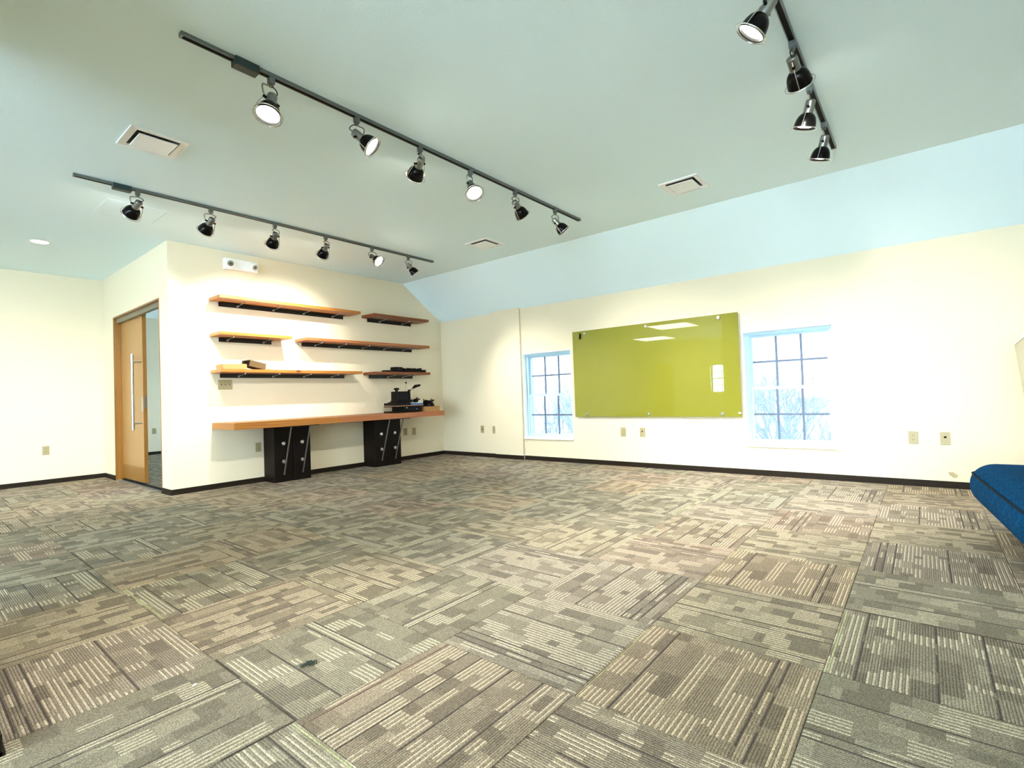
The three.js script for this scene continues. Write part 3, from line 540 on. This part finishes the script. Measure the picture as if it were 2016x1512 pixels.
{
  const g = new THREE.IcosahedronGeometry(0.026, 2), p = g.attributes.position, n = valueNoise(27, 5);
  for (let i = 0; i < p.count; i++) { const s = 0.65 + 0.7 * n(p.getX(i) * 14 + 0.5, p.getZ(i) * 14 + p.getY(i) * 9 + 0.5); p.setXYZ(i, p.getX(i) * s, p.getY(i) * s * 0.9, p.getZ(i) * s); }
  g.computeVertexNormals();
  const m = mesh('paper_scrap', g, std(lin(0.70, 0.50, 0.22), 0.8)); m.position.set(1.0, 1.438, 0.24); tag(m, 'crumpled tan paper scrap beside the tilted carton', 'paper');
}
{
  const a = thing('black_case', 'small upright black case on the short lowest shelf', 'case', 'black gear on the short shelf', 3.05, 1.42, 0.18);
  mesh('body', rbox(-0.075, 0.075, 0, 0.082, -0.06, 0.06, 0.006), M.black, a); mesh('latch', rbox(-0.02, 0.02, 0.04, 0.055, 0.06, 0.064, 0.0015), M.rawSteel, a);
  const b = thing('black_tray', 'long flat black tray with tool rolls on the short lowest shelf', 'tray', 'black gear on the short shelf', 3.36, 1.42, 0.17);
  mesh('tray_base', rbox(-0.22, 0.24, 0, 0.045, -0.08, 0.08, 0.006), M.black, b);
  for (let i = 0; i < 4; i++) mesh('tool_roll', new THREE.CapsuleGeometry(0.014, 0.085, 4, 10).rotateZ(Math.PI / 2 + 0.08 * (i - 1.5)).translate(-0.16 + i * 0.1, 0.058, 0.02 * (i % 2)), M.black, b);
  const c = thing('cable_coil', 'low black cable coil at the left of the short lowest shelf', 'cable', 'black gear on the short shelf', 2.86, 1.42, 0.18);
  mesh('coil', merge(new THREE.TorusGeometry(0.075, 0.009, 8, 36).rotateX(Math.PI / 2).translate(0, 0.009, 0), new THREE.TorusGeometry(0.07, 0.008, 8, 36).rotateX(Math.PI / 2).translate(0.006, 0.020, 0)), M.cable, c);
  mesh('plug', rbox(0.06, 0.105, 0.002, 0.022, -0.015, 0.015, 0.003), M.black, c);
}

// ---------------------------------------------------------------- green glass board
{
  const t = thing('glass_board', 'glossy lime green glass board mounted on the window wall', 'glass board', null, W, 1.263, 3.877);
  const y = 0.603, z = 1.117;
  mesh('panel', rbox(-0.036, -0.030, -y, y, -z, z, 0.0015), M.greenGlass, t);
  mesh('lower_rail', box(-0.030, -0.001, -y + 0.010, -y + 0.026, -z + 0.06, z - 0.06), M.satin, t);
  mesh('upper_rail', box(-0.030, -0.001, y - 0.026, y - 0.010, -z + 0.06, z - 0.06), M.satin, t);
  for (const zz of [-0.913, -0.008, 0.903]) for (const yy of [-0.567, 0.564]) {
    const s = mesh('standoff', new THREE.LatheGeometry([[0.0001, 0], [0.016, 0], [0.0185, 0.002], [0.0185, 0.012], [0.0001, 0.012]].map((p) => new THREE.Vector2(...p)), 24).rotateZ(-Math.PI / 2).translate(-0.048, yy, zz), M.steel, t);
    mesh('barrel', new THREE.CylinderGeometry(0.012, 0.012, 0.030, 16).rotateZ(Math.PI / 2).translate(-0.0155, yy, zz), M.satin, s);
  }
  const p = thing('marker_clip', 'small black marker holder at the upper left corner of the green board', 'clip', null, W - 0.0365, 1.79, 2.893);
  mesh('holder', rbox(-0.022, 0, -0.036, 0.036, -0.013, 0.013, 0.005).rotateX(0.12), M.black, p);
  mesh('cap', new THREE.CylinderGeometry(0.0085, 0.0085, 0.012, 14).translate(-0.012, 0.040, -0.003), M.black, p);
  const q = thing('eraser_magnet', 'small white clip at the lower right corner of the green board', 'clip', null, W - 0.0365, 0.705, 4.985);
  mesh('body', rbox(-0.014, 0, -0.009, 0.009, -0.026, 0.004, 0.003), M.white, q); mesh('grip', rbox(-0.020, -0.014, -0.005, 0.005, -0.020, -0.002, 0.002), M.white, q);
}
{
  const s = new THREE.Shape(), r = rng(33); const n = 18;
  for (let i = 0; i <= n; i++) { const a = i / n * Math.PI * 2, q = 0.016 + 0.008 * (i % n ? r() : 0.5); const x = Math.cos(a) * q * 1.7, y = Math.sin(a) * q; if (i) s.lineTo(x, y); else s.moveTo(x, y); }
  const wall = scene.getObjectByName('wall_right');
  mesh('scuff_mark', new THREE.ShapeGeometry(s).rotateZ(-0.6).rotateY(-Math.PI / 2).translate(W - 0.0006, 0.124, 6.80), std(lin(0.40, 0.345, 0.20), 0.8), wall);
}

// ---------------------------------------------------------------- upholstered bench at the right edge
{
  const tw = (() => { const a = valueNoise(61, 128), b = valueNoise(62, 40); return dataTex(256, 256, (x, y) => { const n = a(x / 256, y / 256 * 0.5), m = b(x / 256 * 0.5, y / 256), k = 0.35 + 1.5 * (0.6 * n + 0.4 * m) ** 1.6; return [toS(0.002 * k), toS(0.055 * k), toS(0.15 * k)]; }, true); })();
  tw.repeat.set(4, 4);
  const fabric = new THREE.MeshPhysicalMaterial({ map: tw, bumpMap: peel, bumpScale: 0.0012, roughness: 1, specularIntensity: 0.1 });
  const t = thing('upholstered_bench', 'rounded blue tweed bench seat at the right edge beside the window wall', 'bench', null, 1.76, 0, 7.275, 0.085);
  mesh('cushion', uvm(new RoundedBoxGeometry(1.46, 0.275, 0.80, 10, 0.13).translate(0, 0.33, 0)), fabric, t);
  const cur = (hx, hz, r, y) => { const p = []; for (let c = 0; c < 4; c++) for (let k = 0; k <= 6; k++) { const a = c * Math.PI / 2 + k / 6 * Math.PI / 2, sx = c === 0 || c === 3 ? 1 : -1, sz = c < 2 ? 1 : -1; p.push(V(sx * (hx - r) + Math.cos(a) * r, y, sz * (hz - r) + Math.sin(a) * r)); } return new THREE.TubeGeometry(new THREE.CatmullRomCurve3(p, true), 160, 0.006, 6, true); };
  mesh('piping', cur(0.705, 0.385, 0.105, 0.405), dark(lin(0.001, 0.008, 0.014), 0.9), t);
  mesh('under_frame', rbox(-0.5, 0.5, 0.17, 0.20, -0.22, 0.22, 0.006), M.black, t);
  for (const sx of [-1, 1]) for (const sz of [-1, 1]) mesh('leg', rod(V(sx * 0.42, 0, sz * 0.18 + 0.03), V(sx * 0.40, 0.18, sz * 0.16 + 0.03), 0.014, 14, 0.018), M.black, t);
}
{
  const t = thing('angled_panel', 'pale grey angled panel with white top edge at the right edge of the window wall', 'panel', null, 0, 0, 7.25);
  const s = new THREE.Shape([[4.183, 1.283], [3.45, 0.44], [3.45, 0.0], [2.75, 0.0], [2.75, 1.36]].map((p) => new THREE.Vector2(...p)));
  mesh('side', new THREE.ExtrudeGeometry(s, { depth: 0.06, bevelEnabled: false }), std(lin(0.58, 0.56, 0.43), 0.8), t);
  const c = new THREE.Shape([[4.183, 1.284], [2.75, 1.361], [2.75, 1.45]].map((p) => new THREE.Vector2(...p)));
  mesh('cap', new THREE.ExtrudeGeometry(c, { depth: 0.07, bevelEnabled: false }).translate(0, 0, -0.005), M.white, t);
}
// lint and a paper speck on the carpet
{
  const r = rng(71), gs = []; for (let i = 0; i < 12; i++) { const a = r() * 6.28, l = 0.01 + 0.02 * r(); gs.push(tube([V(0, 0.003, 0), V(Math.cos(a) * l, 0.006 + 0.005 * r(), Math.sin(a) * l * 0.6), V(Math.cos(a + 0.5) * l * 1.4, 0.003, Math.sin(a + 0.5) * l)], 0.0022, 8, 5)); }
  const m = mesh('lint_tuft', merge(...gs), std(lin(0.02, 0.035, 0.025), 0.9)); m.position.set(-0.995, 0, 4.764); tag(m, 'small dark tuft of lint on the carpet', 'lint');
  const p = mesh('paper_speck', rbox(-0.007, 0.007, 0, 0.002, -0.004, 0.004, 0.0008), M.paper); p.position.set(-1.32, 0, 4.55); p.rotation.y = 0.5; tag(p, 'tiny white speck of paper on the near carpet', 'paper');
}

// ---------------------------------------------------------------- outdoors: snow and bare trees
struct(mesh('ground', box(W + 0.27, 120, -3.4, -3.2, -80, 60), M.snow), 'snow-covered ground outside the windows', 'ground');
struct(mesh('ground', box(XF - 0.2, W + 0.26, -3.4, -3.2, ZN + 0.3, 60), M.snow), 'snow-covered ground in front of the building', 'ground');
struct(mesh('ground', box(-120, XF - 0.21, -3.4, -3.2, -60, 60), M.snow), 'snow-covered ground on the other side of the building', 'ground');
function bareTree(x, z, h, seed, label) {
  const r = rng(seed), gs = [];
  const grow = (p, d, len, rad, lvl) => {
    const q = p.clone().addScaledVector(d, len); gs.push(rod(p, q, rad, 5, rad * 0.7)); if (!lvl) return;
    const n = 2 + Math.floor(r() * 2.2);
    for (let i = 0; i < n; i++) { const a = r() * 6.28, s = 0.25 + 0.45 * r(), e = V(d.x + Math.cos(a) * s, d.y + 0.12, d.z + Math.sin(a) * s).normalize(); grow(p.clone().lerp(q, 0.55 + 0.45 * r()), e, len * (0.62 + 0.2 * r()), rad * 0.62, lvl - 1); }
  };
  for (let i = 0; i < 4; i++) { const a = i * 1.57 + r(), s = 0.12 + 0.3 * r(); grow(V(0, 0, 0), V(Math.cos(a) * s, 1, Math.sin(a) * s).normalize(), h * 0.33, h * 0.011, 5); }
  const m = mesh('bare_tree', merge(...gs), M.bark); m.position.set(x, -3.2, z); tag(m, label, 'tree', 'bare winter trees outside');
}
bareTree(10.5, 4.5, 4.6, 11, 'bare leafless tree seen low in the window right of the green board');
bareTree(17, 3.0, 5.6, 12, 'farther bare tree seen above the sash rail of the right window');
bareTree(10, -1.4, 5.4, 13, 'bare leafless tree seen through the window left of the green board');
bareTree(18, -5.5, 6.0, 14, 'distant bare tree seen through the left window');
bareTree(24, 1.0, 6.2, 15, 'far bare tree on the snow beyond the right window');

renderer.render(scene, camera);
